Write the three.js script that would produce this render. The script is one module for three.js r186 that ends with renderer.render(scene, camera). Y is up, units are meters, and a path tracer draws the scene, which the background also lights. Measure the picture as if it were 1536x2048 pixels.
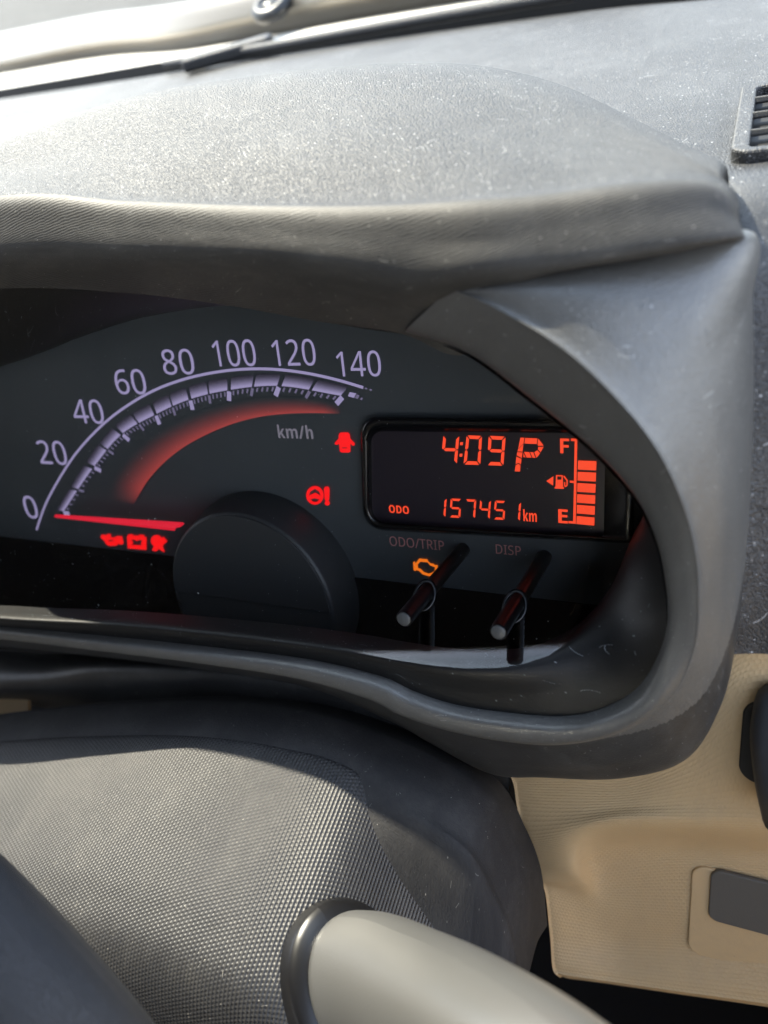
import * as THREE from 'three';
import { FontLoader } from 'three/addons/loaders/FontLoader.js';
import { mergeGeometries } from 'three/addons/utils/BufferGeometryUtils.js';
import { RoundedBoxGeometry } from 'three/addons/geometries/RoundedBoxGeometry.js';

// ------------------------------------------------------------------ camera, sky, sun, exposure
const V3 = (x, y, z) => new THREE.Vector3(x, y, z);
const TILT = THREE.MathUtils.degToRad(22), CT = Math.cos(TILT), ST = Math.sin(TILT), BASE_Y = 0.95;
// The instrument panel has its own axes: u to the right, v up along the dial, w out of the dial towards the driver (metres).
const K = (u, v, w) => V3(u, BASE_Y + v * CT + w * ST, -v * ST + w * CT);
const Kdir = (u, v, w) => V3(u, v * CT + w * ST, -v * ST + w * CT);
const CF = V3(-0.4277, -0.3483, -0.8341).normalize(), CR0 = V3(0.9015, -0.0966, -0.4218);
const CR = CR0.clone().addScaledVector(CF, -CR0.dot(CF)).normalize(), CU = CR.clone().cross(CF);
const CP = V3(0.1359, 0.1107, 0.265), FPX = 1538;
const scene = new THREE.Scene();
const camera = new THREE.PerspectiveCamera(2 * Math.atan(1024 / FPX) * 180 / Math.PI, 0.75, 0.01, 400);
camera.position.copy(K(CP.x, CP.y, CP.z));
camera.quaternion.setFromRotationMatrix(new THREE.Matrix4().makeBasis(Kdir(CR.x, CR.y, CR.z), Kdir(CU.x, CU.y, CU.z), Kdir(-CF.x, -CF.y, -CF.z)));
camera.focus = 0.285;
camera.userData.fStop = 8;
scene.add(camera);

const SKY = 1.35;
const SUN = V3(-0.6, 1.0, -0.36).normalize();
{ // clear summer sky: deep blue overhead, pale towards the horizon, brighter round the sun
  const W = 512, Hh = 256, d = new Float32Array(W * Hh * 4);
  for (let j = 0; j < Hh; j++) for (let i = 0; i < W; i++) {
    const el = ((j + 0.5) / Hh - 0.5) * Math.PI, az = ((i + 0.5) / W - 0.5) * 2 * Math.PI;
    const v = V3(Math.cos(el) * Math.cos(az), Math.sin(el), Math.cos(el) * Math.sin(az)), c = Math.max(0, v.dot(SUN));
    const h = Math.pow(1 - Math.max(0, v.y), 2.6), g = 0.35 * Math.pow(c, 6) + 0.9 * Math.pow(c, 60), k = (j * W + i) * 4;
    const col = v.y < 0 ? [0.35, 0.34, 0.32] : [0.30 + 0.60 * h + g, 0.39 + 0.53 * h + g, 0.58 + 0.34 * h + 0.95 * g];
    for (let q = 0; q < 3; q++) d[k + q] = col[q] * SKY; d[k + 3] = 1;
  }
  const t = new THREE.DataTexture(d, W, Hh, THREE.RGBAFormat, THREE.FloatType);
  t.mapping = THREE.EquirectangularReflectionMapping; t.magFilter = t.minFilter = THREE.LinearFilter; t.needsUpdate = true;
  scene.background = t; scene.environment = t;
}
const sun = new THREE.DirectionalLight(0xfff1dc, 4.2);
sun.position.copy(SUN).multiplyScalar(6).add(V3(0, 1, 0));
sun.target.position.set(0, 1, 0);
sun.castShadow = true;
sun.shadow.mapSize.set(2048, 2048);
Object.assign(sun.shadow.camera, { left: -1.6, right: 1.6, top: 1.6, bottom: -1.6, near: 0.5, far: 14 });
scene.add(sun, sun.target);
const renderer = new THREE.WebGLRenderer({ antialias: true });
renderer.toneMapping = THREE.LinearToneMapping;
renderer.toneMappingExposure = 4.0;
renderer.shadowMap.enabled = true;
const EXP = renderer.toneMappingExposure;

// ------------------------------------------------------------------ helpers
// S: the point of the plane w = const that is seen at a place of the 1536 x 2048 picture; H: the same for a level plane y = const.
function ray(px, py) { return CF.clone().multiplyScalar(FPX).addScaledVector(CR, px - 768).addScaledVector(CU, 1024 - py).normalize(); }
function SK(px, py, w) { const d = ray(px, py); return CP.clone().addScaledVector(d, (w - CP.z) / d.z); }
function S(px, py, w) { const p = SK(px, py, w); return K(p.x, p.y, p.z); }
function H(px, py, y) { const d = ray(px, py), D = Kdir(d.x, d.y, d.z), c = camera.position; return c.clone().addScaledVector(D, (y - c.y) / D.y); }
function mulberry(a) { return () => { a |= 0; a = a + 0x6D2B79F5 | 0; let t = Math.imul(a ^ a >>> 15, 1 | a); t = t + Math.imul(t ^ t >>> 7, 61 | t) ^ t; return ((t ^ t >>> 14) >>> 0) / 4294967296; }; }

// tileable value noise
function noiseGrid(n, seed) { const r = mulberry(seed), g = new Float32Array(n * n); for (let i = 0; i < g.length; i++) g[i] = r(); return g; }
function sampleNoise(g, n, x, y) {
  const xi = Math.floor(x), yi = Math.floor(y), fx = x - xi, fy = y - yi, sx = fx * fx * (3 - 2 * fx), sy = fy * fy * (3 - 2 * fy);
  const a = (i, j) => g[((j % n + n) % n) * n + ((i % n + n) % n)];
  return (a(xi, yi) * (1 - sx) + a(xi + 1, yi) * sx) * (1 - sy) + (a(xi, yi + 1) * (1 - sx) + a(xi + 1, yi + 1) * sx) * sy;
}
function texture(size, tile, fn, srgb = false) {   // fn(x, y in 0..1) -> [r, g, b] in 0..1; tile = metres that one copy covers
  const d = new Uint8Array(size * size * 4);
  for (let j = 0; j < size; j++) for (let i = 0; i < size; i++) {
    const c = fn(i / size, j / size), k = (j * size + i) * 4;
    d[k] = Math.min(255, Math.max(0, c[0] * 255)); d[k + 1] = Math.min(255, Math.max(0, c[1] * 255)); d[k + 2] = Math.min(255, Math.max(0, c[2] * 255)); d[k + 3] = 255;
  }
  const t = new THREE.DataTexture(d, size, size);
  t.wrapS = t.wrapT = THREE.RepeatWrapping; t.magFilter = THREE.LinearFilter; t.minFilter = THREE.LinearMipmapLinearFilter; t.generateMipmaps = true;
  if (tile) t.repeat.set(1 / tile, 1 / tile);
  if (srgb) t.colorSpace = THREE.SRGBColorSpace;
  t.needsUpdate = true;
  return t;
}
const nA = noiseGrid(64, 11), nB = noiseGrid(128, 12), nC = noiseGrid(256, 13);
// specks of dust, on pad and hood top also painted glints, and short fibres, as a mask
function dustGlintMask(size, nSpecks, nFibres, seed, big = 1.6) {
  const r = mulberry(seed), m = new Float32Array(size * size);
  const put = (x, y, v) => { const i = ((Math.round(y) % size + size) % size) * size + ((Math.round(x) % size + size) % size); m[i] = Math.max(m[i], v); };
  for (let k = 0; k < nSpecks; k++) {
    const x = r() * size, y = r() * size, v = 0.25 + 0.75 * r() ** 2, here = sampleNoise(nA, 64, x / size * 6, y / size * 6) * 0.6 + sampleNoise(nB, 128, x / size * 22, y / size * 22) * 0.4; if (r() > (here - 0.2) * 2) continue; const rad = r() < 0.2 ? big : 0.6;
    for (let a = -2; a <= 2; a++) for (let b = -2; b <= 2; b++) if (a * a + b * b <= rad * rad + 0.3) put(x + a, y + b, v * (1 - 0.2 * (a * a + b * b)));
  }
  for (let k = 0; k < nFibres; k++) {
    let x = r() * size, y = r() * size, a = r() * 6.28; const L = 6 + r() * 18, bend = (r() - 0.5) * 0.13, v = 0.3 + 0.5 * r();
    for (let s = 0; s < L; s++) { put(x, y, v); x += Math.cos(a); y += Math.sin(a); a += bend; }
  }
  return (u, v) => m[(Math.floor(v * size) % size) * size + (Math.floor(u * size) % size)];
}
const lin = (hex) => { const c = new THREE.Color(hex); return [c.r, c.g, c.b]; };
const toS = (x) => x <= 0.0031308 ? 12.92 * x : 1.055 * x ** (1 / 2.4) - 0.055;

// smooth surface through a net of points; uv in metres; closed to a shell of the given thickness
function cr(a, b, c, d, t) { const t2 = t * t, t3 = t2 * t; return 0.5 * (2 * b + (c - a) * t + (2 * a - 5 * b + 4 * c - d) * t2 + (3 * b - a - 3 * c + d) * t3); }
function crV(P, s) {
  const n = P.length - 1, i = Math.min(n - 1, Math.floor(s)), t = s - i;
  const b = P[i], c = P[i + 1], a = i > 0 ? P[i - 1] : b.clone().multiplyScalar(2).sub(c), d = i + 2 <= n ? P[i + 2] : c.clone().multiplyScalar(2).sub(b);
  return V3(cr(a.x, b.x, c.x, d.x, t), cr(a.y, b.y, c.y, d.y, t), cr(a.z, b.z, c.z, d.z, t));
}
function net(rows, nu, nv) {                         // rows of points -> fine grid [j][i]
  const fineRows = rows.map(r => { const o = []; for (let i = 0; i <= nu; i++) o.push(crV(r, i / nu * (r.length - 1))); return o; });
  const out = [];
  for (let j = 0; j <= nv; j++) { const line = []; for (let i = 0; i <= nu; i++) line.push(crV(fineRows.map(r => r[i]), j / nv * (rows.length - 1))); out.push(line); }
  return out;
}
function gridGeometry(g, thick = 0, keep = null) {
  const nv = g.length - 1, nu = g[0].length - 1, W = nu + 1, pos = [], uv = [], idx = [];
  const mj = Math.round(nv / 2), mi = Math.round(nu / 2);
  const us = [0], vs = [0];
  for (let i = 1; i <= nu; i++) us.push(us[i - 1] + Math.max(g[mj][i].distanceTo(g[mj][i - 1]), 1e-5));
  for (let j = 1; j <= nv; j++) vs.push(vs[j - 1] + Math.max(g[j][mi].distanceTo(g[j - 1][mi]), 1e-5));
  for (let j = 0; j <= nv; j++) for (let i = 0; i <= nu; i++) { const p = g[j][i]; pos.push(p.x, p.y, p.z); uv.push(us[i], vs[j]); }
  for (let j = 0; j < nv; j++) for (let i = 0; i < nu; i++) { if (keep && !keep(i, j)) continue; const a = j * W + i, b = a + 1, c = a + W, d = c + 1; idx.push(a, b, d, a, d, c); }
  const geo = new THREE.BufferGeometry();
  geo.setAttribute('position', new THREE.Float32BufferAttribute(pos, 3));
  geo.setAttribute('uv', new THREE.Float32BufferAttribute(uv, 2));
  geo.setIndex(idx); geo.computeVertexNormals();
  if (!thick) return geo;
  const N = geo.attributes.normal, n0 = pos.length / 3;
  let face = 0;
  for (let k = 0; k < n0; k++) face += (camera.position.x - pos[3 * k]) * N.getX(k) + (camera.position.y - pos[3 * k + 1]) * N.getY(k) + (camera.position.z - pos[3 * k + 2]) * N.getZ(k);
  const s = face > 0 ? -thick : thick, P2 = pos.slice(), U2 = uv.slice(), I2 = idx.slice();
  for (let k = 0; k < n0; k++) { P2.push(pos[3 * k] + s * N.getX(k), pos[3 * k + 1] + s * N.getY(k), pos[3 * k + 2] + s * N.getZ(k)); U2.push(uv[2 * k], uv[2 * k + 1]); }
  for (let k = 0; k < idx.length; k += 3) I2.push(n0 + idx[k], n0 + idx[k + 2], n0 + idx[k + 1]);
  const wall = (a, b) => { const m = P2.length / 3; for (const q of [a, b, n0 + b, n0 + a]) { P2.push(P2[3 * q], P2[3 * q + 1], P2[3 * q + 2]); U2.push(U2[2 * q], U2[2 * q + 1]); } I2.push(m, m + 1, m + 2, m, m + 2, m + 3); };
  for (let i = 0; i < nu; i++) { wall(i, i + 1); wall(nv * W + i + 1, nv * W + i); }
  for (let j = 0; j < nv; j++) { wall((j + 1) * W, j * W); wall(j * W + nu, (j + 1) * W + nu); }
  const sh = new THREE.BufferGeometry();
  sh.setAttribute('position', new THREE.Float32BufferAttribute(P2, 3)); sh.setAttribute('uv', new THREE.Float32BufferAttribute(U2, 2));
  sh.setIndex(I2); sh.computeVertexNormals();
  return sh;
}
const surface = (rows, nu, nv, thick) => gridGeometry(net(rows, nu, nv), thick);

const taken = {};
function numbered(n) { if (!(n in taken)) { taken[n] = 0; return n; } taken[n]++; return n + '_' + String(taken[n]).padStart(3, '0'); }
function thing(name, label, category, base, group) {
  const o = new THREE.Group(); o.name = numbered(name); o.position.copy(base); o.userData = { label, category };
  if (group) o.userData.group = group;
  scene.add(o); return o;
}
function worldBase(o) { const p = V3(0, 0, 0); for (let q = o; q && q !== scene; q = q.parent) p.add(q.position); return p; }
function part(name, geo, mat, parent, label) {       // geometry in world coordinates -> child mesh of parent
  const g = geo.clone(), b = worldBase(parent); g.translate(-b.x, -b.y, -b.z);
  const m = new THREE.Mesh(g, mat); m.name = name; m.castShadow = m.receiveShadow = true;
  if (label) m.userData.label = label;
  parent.add(m); return m;
}
function structure(name, geo, mat) { const m = new THREE.Mesh(geo, mat); m.name = name; m.userData.kind = 'structure'; m.castShadow = m.receiveShadow = true; scene.add(m); return m; }
// flat figures on the dial: outlines given as picture places, laid on the plane w
function flat(polys, w, holes = []) {
  const geos = [];
  polys.forEach((p, k) => {
    const c = p.map(([x, y]) => { const q = SK(x, y, w); return new THREE.Vector2(q.x, q.y); });
    const h = (holes[k] || []).map(hh => hh.map(([x, y]) => { const q = SK(x, y, w); return new THREE.Vector2(q.x, q.y); }));
    geos.push(shapeOn(new THREE.Shape(c), h, w));
  });
  return geos.length > 1 ? mergeGeometries(geos) : geos[0];
}
function shapeOn(shape, holes, w) {
  for (const h of holes) shape.holes.push(new THREE.Path(h));
  const g = new THREE.ShapeGeometry(shape, 6), P = g.attributes.position;
  for (let i = 0; i < P.count; i++) { const q = K(P.getX(i), P.getY(i), w); P.setXYZ(i, q.x, q.y, q.z); }
  g.computeVertexNormals();
  return g;
}
const fontR = await new FontLoader().loadAsync('fonts/droid/droid_sans_regular.typeface.json');
const fontB = await new FontLoader().loadAsync('fonts/droid/droid_sans_bold.typeface.json');
// text upright on the dial: left edge / baseline, right edge and cap height read off the picture
function textOn(str, x0, yBase, x1, yTop, w, font = fontR, slope = 0, lean = 0) {
  const a = SK(x0, yBase, w), b = SK(x1, yBase, w), top = SK(x0, yTop, w), hgt = top.y - a.y;
  const shapes = font.generateShapes(str, 1), tmp = new THREE.ShapeGeometry(shapes, 6); tmp.computeBoundingBox();
  const bb = tmp.boundingBox, sx = (b.x - a.x) / (bb.max.x - bb.min.x), sy = hgt / ((str.match(/[0-9A-Zkhd/]/) ? bb.max.y - Math.max(bb.min.y, -0.02) : bb.max.y));
  const P = tmp.attributes.position;
  for (let i = 0; i < P.count; i++) {
    const x = (P.getX(i) - bb.min.x) * sx, y = P.getY(i) * sy, q = K(a.x + x + lean * y, a.y + y + slope * x, w);
    P.setXYZ(i, q.x, q.y, q.z);
  }
  tmp.computeVertexNormals();
  return tmp;
}
function strip(pts, width, w, closed = false) {      // a line of constant width (picture points) on plane w
  const q = pts.map(([x, y]) => SK(x, y, w)), c = new THREE.CatmullRomCurve3(q, closed), n = pts.length * 8, a = [], b = [];
  for (let i = 0; i <= n; i++) { const p = c.getPoint(i / n), t = c.getTangent(i / n), nx = -t.y, ny = t.x, k = typeof width === 'function' ? width(i / n) : width; a.push(K(p.x + nx * k / 2, p.y + ny * k / 2, w)); b.push(K(p.x - nx * k / 2, p.y - ny * k / 2, w)); }
  return gridGeometry([a, b]);
}

// ------------------------------------------------------------------ materials
const fbm = (x, y) => 0.5 * sampleNoise(nA, 64, x * 8, y * 8) + 0.3 * sampleNoise(nB, 128, x * 32, y * 32) + 0.2 * sampleNoise(nC, 256, x * 128, y * 128);
// fine pebble grain of moulded plastic
const grainTex = texture(1024, 0.075, (x, y) => { const a = sampleNoise(nB, 128, x * 128, y * 128), b = sampleNoise(nC, 256, x * 256, y * 256); const h = Math.min(1, Math.abs(a - 0.5) * 1.7 + 0.35 * b); return [h, h, h]; });
// wavy moulded lines of the hood
const waveTex = texture(1024, 0.034, (x, y) => {
  const d = sampleNoise(nA, 64, x * 4, y * 4) * 0.9 + sampleNoise(nB, 128, x * 16, y * 16) * 0.5;
  const l = 0.5 + 0.5 * Math.sin(6.2832 * (32 * y + 11 * x + d));
  const g = sampleNoise(nC, 256, x * 256, y * 256);
  const h = 0.72 * l ** 1.4 + 0.28 * g; return [h, h, h];
});
const weaveTex = texture(512, 0.0125, (x, y) => {
  const X = x * 8, r = Math.floor(X), rib = 0.5 - 0.5 * Math.cos(6.2832 * (X - r)), bead = 0.5 + 0.5 * Math.cos(6.2832 * (y * 8 + r * 0.5 + 0.25 * (X - r)));
  const h = rib ** 0.7 * (0.45 + 0.55 * bead) * (0.85 + 0.15 * sampleNoise(nB, 128, x * 64, y * 64)); return [h, h, h];
});
const clothTex = texture(512, 0.012, (x, y) => {
  const i = Math.floor(y * 8), X = x * 6 + (i % 2) * 0.5, fx = Math.abs(X - Math.floor(X) - 0.5), fy = Math.abs(y * 8 - i - 0.5);
  const h = (1 - 1.7 * fx * fx - 2.6 * fy * fy) * (0.8 + 0.2 * sampleNoise(nC, 256, x * 128, y * 128)); return [h, h, h];
});
function dusty(base, dust, size, tile, specks, fibres, seed, film = 0.25, big = 1.6) {
  const m = dustGlintMask(size, specks, fibres, seed, big), B = lin(base), D = lin(dust);
  return texture(size, tile, (x, y) => { const f = Math.min(1, m(x, y) + film * fbm(x, y) ** 2); return [0, 1, 2].map(k => toS(B[k] * (1 - f) + D[k] * f)); }, true);
}
const M = {};
M.dash = new THREE.MeshStandardMaterial({ map: dusty('#242527', '#d6d8da', 1024, 0.23, 12000, 50, 21, 0.07, 1.1), roughness: 0.5, bumpMap: grainTex, bumpScale: 0.0003 });  // dust specks, made paler and denser to paint sun glints on the pad
M.hoodTop = new THREE.MeshStandardMaterial({ map: dusty('#1b1b1c', '#dededa', 1024, 0.21, 13000, 60, 22, 0.06, 1.1), roughness: 0.52, bumpMap: grainTex, bumpScale: 0.0003 });  // dust specks whitened and multiplied to double as painted sun glints
M.hood = new THREE.MeshStandardMaterial({ map: dusty('#302f2d', '#b4b1a8', 1024, 0.15, 4500, 50, 32, 0.1, 1.2), roughness: 0.58, bumpMap: waveTex, bumpScale: 0.00009 });
M.visor = new THREE.MeshStandardMaterial({ map: dusty('#2b2b2b', '#b8bab8', 1024, 0.15, 1800, 110, 23, 0.08, 1.3), roughness: 0.45, bumpMap: grainTex, bumpScale: 0.00005 });
M.satin = new THREE.MeshStandardMaterial({ map: dusty('#666664', '#c4c6c4', 1024, 0.17, 2600, 70, 33, 0.1, 1.3), roughness: 0.4, metalness: 0.46, bumpMap: grainTex, bumpScale: 0.00008 });
M.bezel = new THREE.MeshStandardMaterial({ map: dusty('#050608', '#9aa1a6', 1024, 0.16, 1900, 80, 24, 0.0, 1.5), roughness: 0.5, bumpMap: grainTex, bumpScale: 0.00003 });
M.cover = new THREE.MeshStandardMaterial({ map: dusty('#262628', '#b0aca2', 1024, 0.12, 700, 40, 25, 0.06), roughness: 0.48, bumpMap: weaveTex, bumpScale: 0.00034 });
M.coverBand = new THREE.MeshStandardMaterial({ map: dusty('#1d1d1f', '#9a9690', 1024, 0.12, 1200, 40, 26, 0.1), roughness: 0.75, bumpMap: grainTex, bumpScale: 0.00008 });
M.beige = new THREE.MeshStandardMaterial({ map: dusty('#c0a57c', '#7d7466', 1024, 0.1, 260, 6, 27, 0.18), roughness: 0.62, bumpMap: clothTex, bumpScale: 0.00022 });
M.beigeSmooth = new THREE.MeshStandardMaterial({ map: M.beige.map, roughness: 0.58, bumpMap: grainTex, bumpScale: 0.00004 });
M.blank = new THREE.MeshStandardMaterial({ color: '#55524d', roughness: 0.5, bumpMap: grainTex, bumpScale: 0.00003 });
M.black = new THREE.MeshStandardMaterial({ color: '#0d0e10', roughness: 0.6 });
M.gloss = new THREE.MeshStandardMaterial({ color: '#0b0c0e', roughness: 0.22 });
M.carpet = new THREE.MeshStandardMaterial({ color: '#17181a', roughness: 0.95 });
M.face = new THREE.MeshStandardMaterial({ map: dusty('#343a3d', '#4a4f54', 1024, 0.09, 400, 8, 29, 0.12), roughness: 0.6 });
M.hub = new THREE.MeshStandardMaterial({ color: '#26292b', roughness: 0.5 });
M.rod = new THREE.MeshStandardMaterial({ color: '#060607', roughness: 0.3 });
M.screen = new THREE.MeshStandardMaterial({ color: '#1e1922', roughness: 0.35 });
M.tip = new THREE.MeshStandardMaterial({ color: '#3f4142', roughness: 0.4 });
M.silver = new THREE.MeshStandardMaterial({ color: '#b2b2b0', roughness: 0.3, metalness: 0.85, bumpMap: grainTex, bumpScale: 0.00002 });
M.rubber = new THREE.MeshStandardMaterial({ color: '#131315', roughness: 0.34 });
M.leather = new THREE.MeshStandardMaterial({ color: '#28292c', roughness: 0.42, bumpMap: grainTex, bumpScale: 0.00008 });
M.lens = new THREE.MeshPhysicalMaterial({ color: '#ffffff', roughness: 0, transmission: 1, thickness: 0, ior: 1.5 });
M.glass = new THREE.MeshPhysicalMaterial({ color: '#f2f7f5', roughness: 0, transmission: 1, thickness: 0, ior: 1.5 });
const glow = (hex, k, dim = 0.1) => { const m = new THREE.MeshStandardMaterial({ color: new THREE.Color(hex).multiplyScalar(dim), roughness: 0.6, emissive: hex, emissiveIntensity: k / EXP }); return m; };
M.lcd = glow('#ff4d2a', 0.95);
M.red = glow('#ff1418', 0.95);
M.amber = glow('#ff7d1c', 0.8);
M.violet = glow('#b5abda', 0.62);
M.violetDim = glow('#8f88ad', 0.45);
M.needle = glow('#e01e35', 0.8, 0.5);
M.printDim = new THREE.MeshStandardMaterial({ color: '#ab7874', roughness: 0.7 });
M.printPale = glow('#a7a3b4', 0.36);

// ------------------------------------------------------------------ outside and the car around the dashboard
const groundTex = texture(1024, 6, (x, y) => { const f = fbm(x, y); return [0.17 + 0.1 * f, 0.168 + 0.1 * f, 0.16 + 0.1 * f]; }, true);
{
  const g = new THREE.PlaneGeometry(240, 240); g.rotateX(-Math.PI / 2);
  const u = g.attributes.uv; for (let i = 0; i < u.count; i++) u.setXY(i, u.getX(i) * 240, u.getY(i) * 240);
  structure('road', g, new THREE.MeshStandardMaterial({ map: groundTex, roughness: 0.95 }));
  const band = (a, b, c, d, y) => { const P = [a, b, c, d].map(q => H(q[0], q[1], y)); return gridGeometry([[P[0], P[1]], [P[3], P[2]]]); };
  structure('road_marking', band([50, 76], [215, 44], [212, 52], [46, 84], 0.004), new THREE.MeshStandardMaterial({ color: '#cfcfca', roughness: 0.8 }));
  structure('verge', band([-400, 40], [420, -40], [420, -22], [-400, 62], 0.006), new THREE.MeshStandardMaterial({ color: '#4a5a2c', roughness: 0.95 }));
}
const wsBase = [H(-700, 300, 1.035), H(-300, 234, 1.035), H(0, 186, 1.035), H(360, 127, 1.035), H(720, 66, 1.035), H(1150, 0, 1.035), H(1500, -40, 1.035), V3(0.3, 1.035, -0.3)];
const wsTop = wsBase.map((p, i) => V3(-1.02 + 1.25 * i / 7, 1.472, -0.06 + 0.18 * (i / 7) ** 2));
{
  const o = thing('windscreen', 'clear sloping windscreen rising from the far edge of the dashboard', 'windscreen', wsBase[3]);
  const mid = wsBase.map((p, i) => p.clone().lerp(wsTop[i], 0.5).add(V3(0, 0.03, -0.03)));
  part('pane', surface([wsBase.map(p => p.clone().add(V3(0, 0.004, -0.002))), mid, wsTop], 28, 12), M.glass, o);
  part('black_edge_seal', surface([wsBase.map(p => p.clone().add(V3(0, -0.008, 0.002))), wsBase.map(p => p.clone().add(V3(0, 0.0045, 0.001)))], 60, 3, 0.003), M.black, o);
}
{ // bonnet and cowl of the car, seen through the windscreen
  const o = thing('car_bonnet', 'cream car bonnet and cowl strip coloured pale for its sun glare, lying beyond the windscreen', 'bonnet', V3(-0.5, 0.9, -1.2));
  const xs = [-700, -300, 0, 200, 370, 560, 720, 1000, 1300];
  const line = (k) => xs.map((x, i) => k(x, i));
  const base = (x) => 186 - 0.165 * x;
  const paint = new THREE.MeshPhysicalMaterial({ color: '#766d5e', roughness: 0.35, clearcoat: 0.6, clearcoatRoughness: 0.1 });
  const pale = new THREE.MeshStandardMaterial({ color: '#d8d3c8', roughness: 0.4 });  // grey cowl paint lightened so the colour holds its sun glare
  const th = [38, 42, 46, 48, 36, 40, 44, 46, 46];
  part('cowl_strip', surface([line(x => H(x, base(x) - 2, 1.032)), line((x, i) => H(x, base(x) - 3 - th[i] * 0.5, 1.036)), line((x, i) => H(x, base(x) - th[i], 1.036).add(V3(0, -0.006, 0)))], 40, 8, 0.004), pale, o);
  part('bonnet_panel', surface([line((x, i) => H(x, base(x) - th[i] + 4, 1.03)), line((x, i) => H(x, base(x) - th[i] - 28, 1.052)), line((x, i) => H(x, base(x) - th[i] - 58, 1.058)), line((x, i) => H(x, base(x) - th[i] - 58, 1.058).add(V3(-0.1, -0.25, -0.25)))], 40, 16, 0.004), paint, o);
  const nz = H(545, 12, 1.06), ng = new THREE.TorusGeometry(0.016, 0.007, 10, 24); ng.rotateX(-1.2); ng.translate(nz.x, nz.y, nz.z);
  const nd = new THREE.SphereGeometry(0.013, 16, 8); nd.scale(1, 0.5, 1); nd.translate(nz.x, nz.y, nz.z);
  part('washer_nozzle', mergeGeometries([ng, nd]), M.rubber, o);
}
{ // wiper
  const o = thing('windscreen_wiper', 'dark wiper arm parked along the foot of the windscreen', 'wiper', H(540, 100, 1.046));
  const c = new THREE.CatmullRomCurve3([H(330, 130, 1.044), H(400, 118, 1.044), H(470, 106, 1.044), H(560, 91, 1.044), H(720, 62, 1.044), H(900, 30, 1.044), H(1150, -12, 1.044)]);
  part('arm', new THREE.TubeGeometry(c, 60, 0.0045, 8), M.leather, o);
  const j = new RoundedBoxGeometry(0.09, 0.012, 0.02, 3, 0.004); j.rotateY(0.25); const jp = H(455, 107, 1.045); j.translate(jp.x, jp.y, jp.z);
  part('blade_joint', j, M.leather, o);
}
{ // cabin shell: what shades and mirrors
  const o = thing('car_cabin', 'car roof, doors and pillars enclosing the dashboard', 'car cabin', V3(-0.4, 0.3, 0.6));
  const liner = new THREE.MeshStandardMaterial({ color: '#4a4744', roughness: 0.9 });
  const doorM = new THREE.MeshStandardMaterial({ color: '#b59b74', roughness: 0.7 });
  const box = (sx, sy, sz, x, y, z) => { const g = new THREE.BoxGeometry(sx, sy, sz); g.translate(x, y, z); return g; };
  const header = [[0.39, 0.14], [0.2, 0.12], [0, 0.072], [-0.1, 0.046], [-0.25, 0.015], [-0.42, -0.03], [-0.8, -0.05], [-1.23, -0.03]], rs = new THREE.Shape([[0.39, 2.01], ...header, [-1.23, 2.01]].map(([x, z]) => new THREE.Vector2(x, -z)));
  const rg = new THREE.ExtrudeGeometry(rs, { depth: 0.03, bevelEnabled: false }); rg.rotateX(-Math.PI / 2); rg.translate(0, 1.475, 0); part('roof', rg, liner, o);
  part('door_panel', box(0.06, 0.7, 1.5, 0.37, 0.6, 0.45), doorM, o);
  part('door_panel', box(0.06, 0.75, 1.5, -1.21, 0.62, 0.45), doorM, o);
  const pil = (x, z0, x1, z1) => { const a = V3(x, 0.98, z0), b = V3(x1, 1.48, z1), d = b.clone().sub(a), g = new THREE.BoxGeometry(0.07, d.length(), 0.08); g.applyQuaternion(new THREE.Quaternion().setFromUnitVectors(V3(0, 1, 0), d.clone().normalize())); const c = a.add(b).multiplyScalar(0.5); g.translate(c.x, c.y, c.z); return g; };
  part('pillar', pil(0.37, -0.33, 0.28, 0.0), liner, o);
  part('pillar', pil(-1.2, -0.6, -1.08, 0.0), liner, o);
  part('pillar', pil(0.37, 1.05, 0.3, 1.0), liner, o);
  part('pillar', pil(-1.2, 1.05, -1.12, 1.0), liner, o);
  part('added_side_blocker', box(0.04, 0.56, 1.52, -1.2, 1.22, 1.22), liner, o);  // added panel, out of view: keeps side-window sky from mirroring in the lens
  part('rear_bulkhead', box(1.62, 0.72, 0.05, -0.42, 0.6, 1.98), liner, o);
  part('added_rear_blocker', box(0.86, 0.52, 0.05, -0.8, 1.222, 1.98), liner, o);  // added closure, out of view: shuts the left rear against lens reflections
  part('floor_pan', box(1.6, 0.04, 2.6, -0.42, 0.28, 0.7), M.carpet, o);
  part('fire_wall', box(1.6, 0.7, 0.04, -0.42, 0.6, -0.32), M.carpet, o);
}
{
  const o = thing('driver_seat', 'pale fabric driver seat behind the steering wheel', 'seat', V3(-0.08, 0.3, 0.85));
  const fab = new THREE.MeshStandardMaterial({ color: '#b3a084', roughness: 0.95 });
  const back = new RoundedBoxGeometry(0.5, 0.62, 0.14, 4, 0.05); back.rotateX(0.3); back.translate(-0.08, 0.86, 0.98);
  const head = new RoundedBoxGeometry(0.27, 0.17, 0.1, 4, 0.04); head.rotateX(0.3); head.translate(-0.08, 1.24, 1.1);
  const cush = new RoundedBoxGeometry(0.5, 0.16, 0.52, 4, 0.05); cush.translate(-0.08, 0.5, 0.68);
  part('backrest', back, fab, o); part('headrest', head, fab, o); part('seat_cushion', cush, fab, o);
  const foot = new THREE.BoxGeometry(0.4, 0.13, 0.4); foot.translate(-0.08, 0.36, 0.68); part('seat_base', foot, M.black, o);
}

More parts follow.
